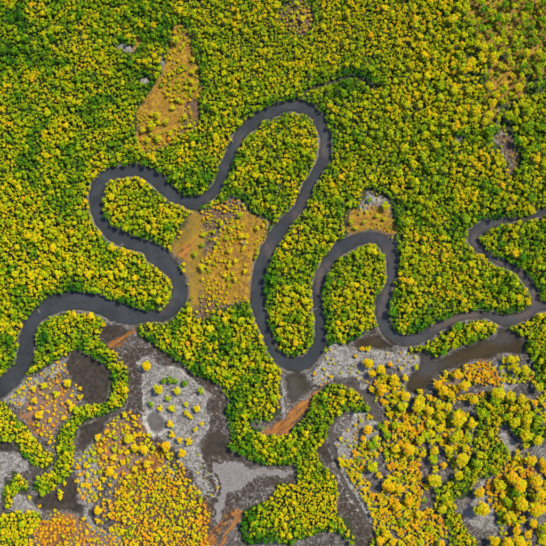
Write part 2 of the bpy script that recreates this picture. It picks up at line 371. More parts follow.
def ground_material():
    m, nt = new_mat('ground_soils'); g = G(nt)
    pos = N(nt, 'ShaderNodeNewGeometry').outputs[0]
    n1 = g.noise(pos, .9, 4, .6); n2 = g.noise(pos, .28, 4, .6); n3 = g.noise(pos, 2.6, 3, .6); n4 = g.noise(pos, .06, 3, .5)
    rot = N(nt, 'ShaderNodeMapping', vector_type='TEXTURE'); g.put(rot.inputs[0], pos); rot.inputs['Rotation'].default_value = (0, 0, math.radians(42)); rot.inputs['Scale'].default_value = (9, .7, 1)
    st = g.noise(rot.outputs[0], 1.0, 4, .65)
    rot2 = N(nt, 'ShaderNodeMapping', vector_type='TEXTURE'); g.put(rot2.inputs[0], pos); rot2.inputs['Rotation'].default_value = (0, 0, math.radians(39)); rot2.inputs['Scale'].default_value = (18, 1.8, 1); rot2.inputs['Location'].default_value = (3, 7, 0)
    st2 = g.noise(rot2.outputs[0], 1.0, 3, .6)
    mask = lambda name, amp=.7, nz=n1, lo=.42, hi=.58: g.step(g.m('ADD', g.attr(name), g.m('MULTIPLY', g.m('SUBTRACT', nz, .5), amp)), lo, hi)
    # forest floor
    c = g.mix(g.step(n1, .35, .65), rgb(.012, .022, .006), rgb(.028, .042, .010))
    rg = g.noise(pos, .20, 6, .62, .5); runnel = g.step(g.m('ABSOLUTE', g.m('SUBTRACT', rg, .5)), .008, .030, 1., 0.)
    rg2 = g.noise(pos, .33, 6, .66, .9); ridge = g.step(g.m('ABSOLUTE', g.m('SUBTRACT', rg2, .47)), .010, .035, 1., 0.)
    # open tidal mud
    mud = g.mix(g.step(n2, .35, .65), rgb(.022, .017, .016), rgb(.058, .049, .050))
    mud = g.mix(g.step(n1, .50, .58), mud, rgb(.020, .015, .013))
    mud = g.mix(g.m('MULTIPLY', g.step(g.m('ADD', g.m('MULTIPLY', n3, .6), g.m('MULTIPLY', n4, .5)), .56, .66), .85), mud, rgb(.135, .126, .135))
    mud = g.mix(g.m('MULTIPLY', g.m('MULTIPLY', ridge, g.step(n1, .40, .54)), .85), mud, rgb(.31, .30, .31))
    mud = g.mix(g.m('MULTIPLY', runnel, .8), mud, rgb(.018, .014, .013))
    c = g.mix(mask('open', .5), c, mud)
    salt = g.mix(g.step(n2, .3, .7), rgb(.092, .088, .095), rgb(.178, .173, .186))
    salt = g.mix(g.m('MULTIPLY', g.step(n1, .51, .60), .8), salt, rgb(.085, .075, .075))
    salt = g.mix(g.m('MULTIPLY', g.step(n3, .56, .66), .6), salt, rgb(.31, .31, .315))
    salt = g.mix(g.m('MULTIPLY', ridge, .55), salt, rgb(.44, .44, .445))
    salt = g.mix(g.m('MULTIPLY', runnel, .75), salt, rgb(.040, .034, .032))
    c = g.mix(mask('salt', 1.1, g.m('MULTIPLY', g.m('ADD', n2, n1), .5), .38, .62), c, salt)
    star = g.mix(g.step(n1, .3, .7), rgb(.115, .107, .120), rgb(.175, .166, .184))
    star = g.mix(g.m('MULTIPLY', g.step(n3, .60, .68), .8), star, rgb(.06, .052, .052))
    star = g.mix(g.m('MULTIPLY', g.step(st, .56, .70), .5), star, rgb(.09, .08, .085))
    
    # pinkish streaked silt
    pk = g.mix(g.step(st, .38, .62), rgb(.105, .070, .060), rgb(.165, .118, .108))
    pk = g.mix(g.m('MULTIPLY', g.step(g.m('ADD', st2, g.m('MULTIPLY', g.m('SUBTRACT', n1, .5), .35)), .46, .64), .8), pk, rgb(.30, .115, .026))
    pk = g.mix(g.m('MULTIPLY', g.step(g.m('ADD', st, g.m('MULTIPLY', g.m('SUBTRACT', n3, .5), .4)), .56, .76), .6), pk, rgb(.32, .28, .275))
    pk = g.mix(g.m('MULTIPLY', runnel, .5), pk, rgb(.05, .034, .028))
    pk = g.mix(g.m('MULTIPLY', g.step(n1, .52, .62), .5), pk, rgb(.09, .06, .05))
    c = g.mix(mask('pink', .8, n2), c, pk)
    oc = g.mix(g.step(n1, .35, .65), rgb(.13, .067, .007), rgb(.31, .170, .010))
    oc = g.mix(g.m('MULTIPLY', g.step(n3, .5, .64), .8), oc, rgb(.055, .034, .012))
    oc = g.mix(g.m('MULTIPLY', g.step(n2, .5, .66), .6), oc, rgb(.33, .215, .014))
    oc = g.mix(g.m('MULTIPLY', g.step(n2, .34, .48, 1., 0.), .6), oc, rgb(.085, .050, .018))
    c = g.mix(mask('ochre', 1.3, g.m('MULTIPLY', g.m('ADD', n2, n1), .5), .28, .70), c, oc)
    ol = g.mix(g.step(n4, .35, .65), rgb(.12, .080, .009), rgb(.24, .145, .012))
    ol = g.mix(g.m('MULTIPLY', g.step(g.m('ADD', st2, g.m('MULTIPLY', g.m('SUBTRACT', n2, .5), .5)), .5, .72), .6), ol, rgb(.24, .125, .018))
    ol = g.mix(g.m('MULTIPLY', g.step(n1, .52, .64), .6), ol, rgb(.06, .065, .012))
    c = g.mix(mask('olive', 1.3, g.m('MULTIPLY', g.m('ADD', n2, n1), .5), .25, .75), c, ol)
    br = g.mix(g.step(n1, .4, .6), rgb(.034, .021, .014), rgb(.125, .066, .034))
    br = g.mix(g.m('MULTIPLY', g.step(n3, .54, .64), .6), br, rgb(.16, .145, .15))
    c = g.mix(mask('brown', .9, n2), c, br)
    dk = g.mix(g.step(n2, .35, .65), rgb(.013, .010, .009), rgb(.032, .025, .022))
    dk = g.mix(g.m('MULTIPLY', g.step(st, .60, .70), .5), dk, rgb(.15, .11, .08))
    dk = g.mix(g.m('MULTIPLY', g.step(n3, .58, .70), .35), dk, rgb(.085, .076, .076))
    dk = g.mix(g.m('MULTIPLY', g.m('MULTIPLY', ridge, g.step(n1, .5, .62)), .35), dk, rgb(.09, .08, .08))
    c = g.mix(mask('dark', 1.0, g.m('MULTIPLY', g.m('ADD', n2, n1), .5), .3, .7), c, dk)
    ru = g.mix(g.step(st, .35, .65), rgb(.15, .055, .010), rgb(.32, .125, .016))
    ru = g.mix(g.m('MULTIPLY', g.step(g.m('ADD', g.m('MULTIPLY', st2, .5), g.m('MULTIPLY', n2, .5)), .48, .58), .85), ru, rgb(.060, .036, .024))
    c = g.mix(g.m('MULTIPLY', mask('rust', 1.1, g.m('MULTIPLY', g.m('ADD', st, n1), .5), .35, .7), .92), c, ru)
    cr = g.m('MULTIPLY', mask('crust', .5, n2, .2, .4), g.step(g.noise(pos, .42, 5, .70, .8), .46, .52))
    c = g.mix(cr, c, g.mix(n3, rgb(.012, .009, .008), rgb(.046, .032, .026)))
    c = g.mix(mask('star', 1.1, g.m('MULTIPLY', g.m('ADD', n2, n1), .5)), c, star)
    c = g.mix(mask('creek', .25), c, g.mix(n2, rgb(.030, .027, .028), rgb(.065, .059, .061)))
    c = g.mix(mask('bank', .9, n1, .35, .6), c, g.mix(n1, rgb(.055, .05, .05), rgb(.16, .15, .158)))
    c = g.mix(g.m('MULTIPLY', mask('rim', 1.7, g.m('MULTIPLY', g.m('ADD', n2, n1), .5), .5, .85), .75), c, g.mix(n3, rgb(.24, .24, .24), rgb(.40, .40, .40)))
    c = g.mix(.22, c, rgb(0, 0, 0))      # whole ground darkened evenly against the raised exposure
    b = N(nt, 'ShaderNodeBsdfPrincipled'); g.put(b.inputs['Base Color'], c); b.inputs['Roughness'].default_value = .8
    b.inputs['Specular IOR Level'].default_value = .25
    bp = N(nt, 'ShaderNodeBump'); bp.inputs['Strength'].default_value = .8; bp.inputs['Distance'].default_value = .5
    g.put(bp.inputs['Height'], g.m('ADD', n1, g.m('MULTIPLY', n3, .4))); nt.links.new(bp.outputs[0], b.inputs['Normal'])
    o = N(nt, 'ShaderNodeOutputMaterial'); nt.links.new(b.outputs[0], o.inputs[0])
    return m

def water_material(name, deep, silt, rough=.12):
    """turbid water: opaque where deep, clearer over the shallows"""
    m, nt = new_mat(name); g = G(nt)
    pos = N(nt, 'ShaderNodeNewGeometry').outputs[0]
    n = g.noise(pos, .035, 5, .62, 1.2); n2 = g.noise(pos, .16, 5, .6, 1.5)
    s = g.m('ADD', g.attr('silt'), g.m('MULTIPLY', g.m('SUBTRACT', n2, .5), .9))
    c = g.mix(g.step(s, .1, .9), g.mix(g.step(n, .3, .7), deep, tuple(v * 1.7 for v in deep[:3]) + (1,)), silt)
    b = N(nt, 'ShaderNodeBsdfPrincipled'); g.put(b.inputs['Base Color'], c); b.inputs['Roughness'].default_value = rough; b.inputs['IOR'].default_value = 1.33
    bp = N(nt, 'ShaderNodeBump'); bp.inputs['Strength'].default_value = .25; bp.inputs['Distance'].default_value = .15
    g.put(bp.inputs['Height'], g.noise(pos, 1.6, 3, .6)); nt.links.new(bp.outputs[0], b.inputs['Normal'])
    t = N(nt, 'ShaderNodeBsdfTransparent')
    mx = N(nt, 'ShaderNodeMixShader'); g.put(mx.inputs[0], g.step(g.attr('depth'), .0, .9, .25, 1.))
    nt.links.new(t.outputs[0], mx.inputs[1]); nt.links.new(b.outputs[0], mx.inputs[2])
    o = N(nt, 'ShaderNodeOutputMaterial'); nt.links.new(mx.outputs[0], o.inputs[0])
    return m

def leaf_material():
    """leaf colour runs from green through young yellow flush to rusty orange, set per plant and varied per leaf spray"""
    m, nt = new_mat('mangrove_leaves'); g = G(nt)
    tint = g.attr('tint', 'INSTANCER'); leaf = g.attr('leaf')
    v = g.m('ADD', tint, g.m('MULTIPLY', g.m('SUBTRACT', leaf, .5), .62), clamp=True)
    r = N(nt, 'ShaderNodeValToRGB'); g.put(r.inputs[0], v)
    e = r.color_ramp.elements
    stops = [(0, (.008, .060, .008)), (.20, (.018, .130, .004)), (.38, (.070, .210, .003)), (.54, (.235, .345, .002)), (.70, (.50, .49, .002)), (.84, (.60, .45, .002)), (.93, (.62, .34, .004)), (1, (.56, .24, .012))]
    e[0].position, e[0].color = stops[0][0], rgb(*stops[0][1])
    e[1].position, e[1].color = 1, rgb(*stops[-1][1])
    for p, c in stops[1:-1]:
        q = e.new(p); q.color = rgb(*c)
    d = N(nt, 'ShaderNodeBsdfDiffuse'); t = N(nt, 'ShaderNodeBsdfTranslucent'); gl = N(nt, 'ShaderNodeBsdfGlossy')
    nt.links.new(r.outputs[0], d.inputs[0]); nt.links.new(r.outputs[0], t.inputs[0]); gl.inputs['Roughness'].default_value = .45
    a = N(nt, 'ShaderNodeMixShader'); a.inputs[0].default_value = .32; nt.links.new(d.outputs[0], a.inputs[1]); nt.links.new(t.outputs[0], a.inputs[2])
    b = N(nt, 'ShaderNodeMixShader'); b.inputs[0].default_value = .008; nt.links.new(a.outputs[0], b.inputs[1]); nt.links.new(gl.outputs[0], b.inputs[2])
    o = N(nt, 'ShaderNodeOutputMaterial'); nt.links.new(b.outputs[0], o.inputs[0])
    return m

def plain(name, c1, c2, scale=3, rough=.85):
    m, nt = new_mat(name); g = G(nt)
    n = g.noise(N(nt, 'ShaderNodeTexCoord').outputs['Object'], scale, 4, .6)
    b = N(nt, 'ShaderNodeBsdfPrincipled'); g.put(b.inputs['Base Color'], g.mix(g.step(n, .35, .65), rgb(*c1), rgb(*c2))); b.inputs['Roughness'].default_value = rough
    o = N(nt, 'ShaderNodeOutputMaterial'); nt.links.new(b.outputs[0], o.inputs[0])
    return m

M_GROUND = ground_material()
M_RIVER = water_material('river_water', rgb(.017, .0195, .0235), rgb(.060, .046, .045))
M_LAGOON = water_material('lagoon_water', rgb(.019, .014, .006), rgb(.034, .031, .032))
M_POOL = water_material('pool_water', rgb(.020, .019, .012), rgb(.038, .034, .030))
M_POND = water_material('pond_water', rgb(.045, .043, .046), rgb(.075, .07, .07))
M_LEAF = leaf_material()
M_BARK = plain('bark', (.08, .06, .045), (.17, .14, .11), 4)
M_DEAD = plain('bleached_wood', (.13, .12, .11), (.27, .255, .24), 3)
M_TUFT = None

# ------------------------------------------------------------------ ground sheet and water
def build_ground():
    inner = np.arange(-50, 597, 1.0)
    far = np.array([60, 90, 150, 300, 700, 1800, 5000.])
    ax = np.concatenate([(-far)[::-1] , inner, 546 + far])
    n = len(ax)
    PX, PY = np.meshgrid(ax, ax)
    zz = samp(Zf, PX, PY) + 0.10 * (vnoise(PX, PY, 3, 21) - .5) + .05 * (vnoise(PX, PY, 1.5, 22) - .5)
    co = np.stack([(PX - HALF) * S, (HALF - PY) * S, zz], -1).reshape(-1, 3)
    WXo = 7 * (vnoise(PX, PY, 17, 81) - .5) + 5 * (vnoise(PX, PY, 7, 82) - .5) + 2.5 * (vnoise(PX, PY, 3, 83) - .5)
    WYo = 7 * (vnoise(PX, PY, 17, 84) - .5) + 5 * (vnoise(PX, PY, 7, 85) - .5) + 2.5 * (vnoise(PX, PY, 3, 86) - .5)
    i = np.arange(n * n).reshape(n, n)
    f = np.stack([i[:-1, :-1], i[1:, :-1], i[1:, 1:], i[:-1, 1:]], -1).reshape(-1, 4)
    me = bpy.data.meshes.new('ground')
    me.vertices.add(len(co)); me.vertices.foreach_set('co', co.ravel())
    me.loops.add(f.size); me.loops.foreach_set('vertex_index', f.ravel().astype(np.int32))
    me.polygons.add(len(f)); me.polygons.foreach_set('loop_start', np.arange(0, f.size, 4, dtype=np.int32))
    me.update(calc_edges=True)
    me.polygons.foreach_set('use_smooth', np.ones(len(f), bool))
    for k, F in A.items():
        w = 0 if k in ('bank',) else .45 if k in ('creek', 'rim') else 1
        at = me.attributes.new(k, 'FLOAT', 'POINT'); at.data.foreach_set('value', samp(F, PX + w * WXo, PY + w * WYo).ravel().astype(np.float32))
    o = link('ground', me, [M_GROUND]); tag(o, kind='structure')
build_ground()

def build_water(name, d, zw, mat, silt, step=1.5, depth_scale=.30):
    ax = np.arange(-50, 597, step); n = len(ax)
    PX, PY = np.meshgrid(ax, ax)
    dd = samp(d, PX, PY)
    i = np.arange(n * n).reshape(n, n)
    f = np.stack([i[:-1, :-1], i[1:, :-1], i[1:, 1:], i[:-1, 1:]], -1).reshape(-1, 4)
    f = f[(dd.ravel()[f] < 3.0).any(1)]
    used, inv = np.unique(f, return_inverse=True); f = inv.reshape(-1, 4)
    x, y = PX.ravel()[used], PY.ravel()[used]
    co = np.stack([(x - HALF) * S, (HALF - y) * S, np.full(len(x), zw)], -1)
    me = bpy.data.meshes.new(name)
    me.from_pydata(co.tolist(), [], f.tolist()); me.update()
    a = me.attributes.new('depth', 'FLOAT', 'POINT'); a.data.foreach_set('value', np.clip(zw - samp(Zf, x, y), 0, 3).astype(np.float32))
    a = me.attributes.new('silt', 'FLOAT', 'POINT'); a.data.foreach_set('value', silt(x, y).astype(np.float32))
    return tag(link(name, me, [mat]), kind='structure')

BARS = [(279,345,9,9),(287,353,6,4),(320,285,4,16),(317,272,5,6),(330,266,6,5),(340,257,6,4),(384,256,5,8),(385,296,4,12),(381,315,4,10),(440,325,12,6),(455,319,10,5),(470,315,10,4),(500,262,12,4),
        (532,294,4,10),(172,300,4,8),(162,312,7,4),(206,198,8,5),(307,200,8,8),(296,215,7,8),(270,250,6,12),(324,150,4,10),(240,140,5,10),(476,240,5,8),(520,314,12,5)]
def river_silt(x, y):
    s = .38 * np.clip((x - 180) / 360, 0, 1) + .25 * (vnoise(x, y, 30, 31) - .5)
    for bx, by, rx, ry in BARS:
        s = s + .42 * np.exp(-(((x - bx) / rx) ** 2 + ((y - by) / ry) ** 2))
    return np.clip(s, 0, 1)
build_water('river', d_river, 0.0, M_RIVER, river_silt)
grey_silt = lambda x, y: np.clip(np.exp(-((x - 425) / 16) ** 2 - ((y - 365) / 12) ** 2) + .9 * np.exp(-((x - 500) / 14) ** 2 - ((y - 338) / 7) ** 2) + .5 * (vnoise(x, y, 18, 33) - .3), 0, 1)
build_water('lagoon', d_pools[0], POOL_Z[0], M_LAGOON, grey_silt)
build_water('dark_pool_water', d_pools[1], POOL_Z[1], M_POOL, lambda x, y: vnoise(x, y, 8, 34))
build_water('olive_pool_water', d_pools[2], POOL_Z[2], M_LAGOON, lambda x, y: .4 * vnoise(x, y, 8, 35))
build_water('small_pond_water', d_pools[3], POOL_Z[3], M_POND, lambda x, y: vnoise(x, y, 8, 36))

# ------------------------------------------------------------------ plants
ICO = None
def ico():
    global ICO
    if ICO is None:
        t = (1 + 5 ** .5) / 2
        v = np.array([(-1,t,0),(1,t,0),(-1,-t,0),(1,-t,0),(0,-1,t),(0,1,t),(0,-1,-t),(0,1,-t),(t,0,-1),(t,0,1),(-t,0,-1),(-t,0,1)], float)
        v /= np.linalg.norm(v[0])
        f = [(0,11,5),(0,5,1),(0,1,7),(0,7,10),(0,10,11),(1,5,9),(5,11,4),(11,10,2),(10,7,6),(7,1,8),(3,9,4),(3,4,2),(3,2,6),(3,6,8),(3,8,9),(4,9,5),(2,4,11),(6,2,10),(8,6,7),(9,8,1)]
        ICO = (v, f)
    return ICO

def crown_mesh(name, seed, lobes, leaves, leaf, flat=.75, spread=.62, lobe_r=(.30, .48), core=True):
    """a crown of unit radius: uneven lobes, each a dark inner body with leaf sprays standing off it; origin at the crown's middle"""
    R = np.random.default_rng(seed)
    V, F, L = [], [], []
    cs = []
    for i in range(lobes):
        if i == 0: c = np.array([R.normal(0, .08), R.normal(0, .08), .30]); 
        else:
            a = i * 2.399 + R.uniform(-.5, .5); q = spread * math.sqrt((i + .3) / lobes) * R.uniform(.75, 1.12)
            c = np.array([q * math.cos(a), q * math.sin(a), (.42 * (1 - (q / .95) ** 2) + R.uniform(-.16, .12)) * flat * 1.2])
        cs.append((c, R.uniform(*lobe_r)))
    for c, r in cs:
        lobe_tone = R.uniform(-.22, .22)
        if core:
            v, f = ico(); o = len(V)
            for p in v: V.append(c + p * r * .80 * R.uniform(.78, 1.15) * np.array([1, 1, flat]))
            for t in f: F.append([o + k for k in t]); L.append(min(1, max(0, .38 + lobe_tone)))
        for k in range(leaves):
            d = R.normal(size=3); d /= np.linalg.norm(d)
            if d[2] < -.35: d[2] = -d[2]
            p = c + d * r * R.uniform(.82, 1.15) * np.array([1, 1, flat])
            n = d + R.normal(0, .55, 3) + np.array([0, 0, .35]); n /= np.linalg.norm(n)
            u = np.cross(n, R.normal(size=3)); u /= np.linalg.norm(u); w = np.cross(n, u)
            s = leaf * R.uniform(.6, 1.35)
            o = len(V)
            V += [p + u * s, p + w * s * .62 + n * s * .12, p - u * s * .9, p - w * s * .62 + n * s * .10]
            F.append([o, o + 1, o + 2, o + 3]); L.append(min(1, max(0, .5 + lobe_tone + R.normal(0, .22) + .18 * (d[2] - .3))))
    me = bpy.data.meshes.new(name)
    me.from_pydata([tuple(p) for p in V], [], F); me.update()
    a = me.attributes.new('leaf', 'FLOAT', 'FACE'); a.data.foreach_set('value', np.array(L, np.float32))
    me.materials.append(M_LEAF)
    return me

def limb(V, F, p, q, r0, r1, n=5):
    p, q = np.array(p, float), np.array(q, float)
    d = q - p; d /= np.linalg.norm(d)
    u = np.cross(d, [0.3, .9, .2]); u /= np.linalg.norm(u); w = np.cross(d, u)
    o = len(V)
    for c, r in ((p, r0), (q, r1)):
        for k in range(n):
            a = 2 * math.pi * k / n
            V.append(tuple(c + (u * math.cos(a) + w * math.sin(a)) * r))
    for k in range(n): F.append([o + k, o + (k + 1) % n, o + n + (k + 1) % n, o + n + k])
    F.append([o + n + k for k in range(n)])

def trunk_mesh(name, seed, top=1.0):
    """a tapered stem on prop roots, forking into limbs; from z=0 to z=top"""
    R = np.random.default_rng(seed); V, F = [], []
    b = (R.normal(0, .04), R.normal(0, .04), top * .5)
    limb(V, F, (0, 0, -.05), b, .10, .07, 6)
    for k in range(4):
        a = k * 1.57 + R.uniform(-.5, .5)
        limb(V, F, b, (b[0] + .32 * math.cos(a), b[1] + .32 * math.sin(a), top * R.uniform(.85, 1.0)), .055, .02, 5)
        limb(V, F, (.22 * math.cos(a + .7), .22 * math.sin(a + .7), -.05), (.02, .02, top * .3), .028, .04, 4)
    me = bpy.data.meshes.new(name); me.from_pydata(V, [], F); me.update(); me.materials.append(M_BARK)
    return me

def merge_meshes(name, parts):
    """crown over trunk in one mesh, for the plants of the continuous canopy"""
    V, F, L, mi = [], [], [], []
    mats = []
    for me, dz, slot in parts:
        o = len(V)
        V += [(v.co.x, v.co.y, v.co.z + dz) for v in me.vertices]
        F += [[o + i for i in p.vertices] for p in me.polygons]
        a = me.attributes.get('leaf')
        L += [d.value for d in a.data] if a else [.5] * len(me.polygons)
        mi += [slot] * len(me.polygons)
    me = bpy.data.meshes.new(name); me.from_pydata(V, [], F); me.update()
    me.materials.append(M_LEAF); me.materials.append(M_BARK)
    me.polygons.foreach_set('material_index', np.array(mi, np.int32))
    a = me.attributes.new('leaf', 'FLOAT', 'FACE'); a.data.foreach_set('value', np.array(L, np.float32))
    return me

CROWN_LIFT = 1.25      # crown middle stands this many crown radii above the foot
FOREST = [crown_mesh('forest_crown', 100 + i, 5 + i % 6, 50, .135, spread=.66, lobe_r=(.22, .50)) for i in range(12)]
BIG = [crown_mesh('dome_crown', 200 + i, 18 + 3 * (i % 4), 105, .068, flat=.8, spread=.76, lobe_r=(.17, .34)) for i in range(6)]
SHRUB = [crown_mesh('shrub_crown', 300 + i, 7 + i % 5, 58, .105, flat=.7, spread=.74, lobe_r=(.20, .42)) for i in range(6)]
TRUNK = [trunk_mesh('trunk', 400 + i, CROWN_LIFT) for i in range(4)]

def proto_collection(name, meshes):
    c = bpy.data.collections.new(name)
    for me in meshes:
        o = bpy.data.objects.new(name, me); c.objects.link(o)
    return c
C_FOREST = proto_collection('forest_variants', [merge_meshes('forest_plant', [(m, CROWN_LIFT, 0), (TRUNK[i % 4], 0, 1)]) for i, m in enumerate(FOREST)])
C_SHRUB = proto_collection('shrub_variants', [merge_meshes('shrub_plant', [(m, .55, 0), (TRUNK[i % 4], -.6, 1)]) for i, m in enumerate(SHRUB)])

def scatter_group(coll):
    ng = bpy.data.node_groups.new('plant_scatter', 'GeometryNodeTree')
    ng.interface.new_socket('Geometry', in_out='INPUT', socket_type='NodeSocketGeometry')
    ng.interface.new_socket('Geometry', in_out='OUTPUT', socket_type='NodeSocketGeometry')
    n = ng.nodes; l = ng.links
    gi, go = n.new('NodeGroupInput'), n.new('NodeGroupOutput')
    iop = n.new('GeometryNodeInstanceOnPoints'); ci = n.new('GeometryNodeCollectionInfo')
    ci.inputs['Collection'].default_value = coll; ci.inputs['Separate Children'].default_value = True; ci.inputs['Reset Children'].default_value = True
    def na(name, t):
        q = n.new('GeometryNodeInputNamedAttribute'); q.data_type = t; q.inputs['Name'].default_value = name; return q.outputs[0]
    iop.inputs['Pick Instance'].default_value = True
    l.new(gi.outputs[0], iop.inputs['Points']); l.new(ci.outputs[0], iop.inputs['Instance'])
    l.new(na('variant', 'INT'), iop.inputs['Instance Index'])
    l.new(na('turn', 'FLOAT_VECTOR'), iop.inputs['Rotation']); l.new(na('size', 'FLOAT_VECTOR'), iop.inputs['Scale'])
    l.new(iop.outputs[0], go.inputs[0])
    return ng

def scatter(name, coll, pos, size, tint, label, nvar):
    me = bpy.data.meshes.new(name); k = len(pos)
    me.vertices.add(k); me.vertices.foreach_set('co', np.asarray(pos, np.float32).ravel())
    def put(nm, t, v, f='value'):
        a = me.attributes.new(nm, t, 'POINT'); a.data.foreach_set(f, v.ravel())
    put('tint', 'FLOAT', np.asarray(tint, np.float32)); put('variant', 'INT', RNG.integers(0, nvar, k).astype(np.int32))
    rot = np.zeros((k, 3), np.float32); rot[:, 2] = RNG.uniform(0, 6.283, k); rot[:, 0] = RNG.normal(0, .06, k); rot[:, 1] = RNG.normal(0, .06, k)
    put('turn', 'FLOAT_VECTOR', rot, 'vector'); put('size', 'FLOAT_VECTOR', np.asarray(size, np.float32), 'vector')
    o = link(name, me)
    md = o.modifiers.new('plants', 'NODES'); md.node_group = scatter_group(coll)
    return tag(o, label, None, None, 'stuff')

# ---- where the canopy stands and how it is coloured
TINT_SPOTS = [(12,14,14,-.22),(420,60,70,.05),(330,40,60,.05),(20,50,42,-.17),(55,20,20,-.08),(150,20,40,-.16),(135,120,20,-.08),(40,170,45,-.10),(90,130,40,-.06),(100,60,40,.08),(190,190,22,-.10),(215,150,20,.06),(275,180,30,-.03),(320,95,30,-.10),(365,75,28,-.14),(345,90,15,-.16),(395,40,50,.04),  # broad raised spots toward the upper right paint in the glow there
  (300,50,50,.03),(480,20,25,-.15),(530,50,30,-.12),(440,90,40,.10),(470,60,25,.12),(400,130,60,-.02),(430,250,30,-.04),(450,290,40,.04),(510,240,25,.05),(290,330,25,.03),(265,170,20,-.04),(345,300,25,.02),(120,250,40,.05),(40,250,40,.04),(30,220,25,.08),
  (20,430,35,.14),(118,380,22,.12),(65,450,22,.08),(80,330,25,.0),(310,500,38,.26),(335,455,15,.14),(255,520,26,-.22),(300,530,15,-.12),(300,450,20,-.02),(345,395,16,.06),(318,415,14,-.12),(240,370,30,-.08),(265,400,18,.16),(215,345,20,.04),(190,335,16,.06),
  (470,335,25,.06),(525,345,20,.10),(490,450,26,.20),(505,410,24,.17),(455,515,18,.12),(10,525,26,.26),(138,205,20,.02),(130,285,30,-.04),(60,285,25,-.03)]
d_edge = d_forest          # negative inside the forest
def tint_at(x, y):
    calm = np.exp(-(np.maximum(0, 240 - x) / 70) ** 2) * np.exp(-(np.maximum(0, y - 110) / 90) ** 2)      # evens and slightly lifts the tint, painting in the hazy north-east glow
    k = 1 - .45 * calm
    t = .55 + .02 * calm + k * (.30 * (fbm(x, y, 34, 41) - .5) + .42 * (vnoise(x, y, 12, 44) - .5) + .22 * (vnoise(x, y, 5, 45) - .5))
    for sx, sy, r, a in TINT_SPOTS:
        t = t + a * np.exp(-((x - sx) ** 2 + (y - sy) ** 2) / (r * r))
    # shade and sun painted into the tint: greener south- and west-facing edges, yellower opposite
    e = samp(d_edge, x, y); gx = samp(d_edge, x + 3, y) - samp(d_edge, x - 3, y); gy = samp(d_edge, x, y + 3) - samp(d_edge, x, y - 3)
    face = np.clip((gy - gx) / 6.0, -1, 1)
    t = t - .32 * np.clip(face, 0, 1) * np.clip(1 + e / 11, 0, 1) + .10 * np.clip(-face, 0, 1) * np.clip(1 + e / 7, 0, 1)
    return np.minimum(t, .66 + .2 * (t - .66))
def radius_at(x, y):
    r = 1.95 + .9 * (fbm(x, y, 40, 51) - .5)
    r = r + .9 * np.exp(-((x - 480) / 60) ** 2 - ((y - 70) / 90) ** 2) + .35 * np.clip((x - 330) / 200, 0, 1) * (y < 330) - .35 * np.exp(-((x - 310) / 34) ** 2 - ((y - 500) / 34) ** 2)
    r = r - .45 * np.exp(-((x - 300) / 110) ** 2 - ((y - 30) / 60) ** 2) - .25 * np.exp(-((x - 90) / 60) ** 2 - ((y - 70) / 50) ** 2)
    r = r + .3 * np.exp(-((x - 255) / 25) ** 2 - ((y - 522) / 22) ** 2) * 2
    return r

class Darts:
    def __init__(s, cell=4.0): s.c = cell; s.h = {}
    def ok(s, x, y, r, f=.78):
        ci, cj = int(x // s.c), int(y // s.c); R = 3
        for i in range(ci - R, ci + R + 1):
            for j in range(cj - R, cj + R + 1):
                for (a, b, q) in s.h.get((i, j), ()):
                    if (a - x) ** 2 + (b - y) ** 2 < (f * (r + q)) ** 2: return False
        return True
    def add(s, x, y, r): s.h.setdefault((int(x // s.c), int(y // s.c)), []).append((x, y, r))

darts = Darts()
NC = 190000
qx, qy = RNG.uniform(-46, 592, NC), RNG.uniform(-46, 592, NC)
qr = radius_at(qx, qy) * np.clip(np.exp(RNG.normal(-.04, .38, NC)), .5, 2.0)
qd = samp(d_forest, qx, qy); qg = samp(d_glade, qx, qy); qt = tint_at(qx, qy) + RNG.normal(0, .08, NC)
gap = fbm(qx, qy, 20, 61); edge_n = vnoise(qx, qy, 11, 62); qv = samp(d_river, qx, qy); qs = samp(d_south, qx, qy) < 0
order = np.argsort(-qr[:6000]).tolist() + list(range(6000, NC))
canopy = []
for i in order:
    r = qr[i]
    if qd[i] > ((-.10 - .55 * edge_n[i]) if qv[i] < 9 else -.30 if qs[i] else -.8) * r: continue
    if qg[i] < 0 and RNG.random() < .90: continue
    if gap[i] < .27 and RNG.random() < .6: continue
    x, y = qx[i], qy[i]
    if not darts.ok(x, y, r, .67): continue
    darts.add(x, y, r); canopy.append((x, y, r, qt[i]))

# smaller crowns fill the gaps of the canopy
NU = 90000
ux, uy = RNG.uniform(-46, 592, NU), RNG.uniform(-46, 592, NU); ur = RNG.uniform(.9, 1.6, NU)
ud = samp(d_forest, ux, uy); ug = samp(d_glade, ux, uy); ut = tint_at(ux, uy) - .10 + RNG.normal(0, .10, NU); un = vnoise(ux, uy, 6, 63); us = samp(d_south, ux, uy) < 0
for i in range(NU):
    if ud[i] > (-.5 if us[i] else -.9) * ur[i] or un[i] < .30 or (ug[i] < 0 and RNG.random() < .85) or not darts.ok(ux[i], uy[i], ur[i], .56): continue
    darts.add(ux[i], uy[i], ur[i]); canopy.append((ux[i], uy[i], ur[i], ut[i]))

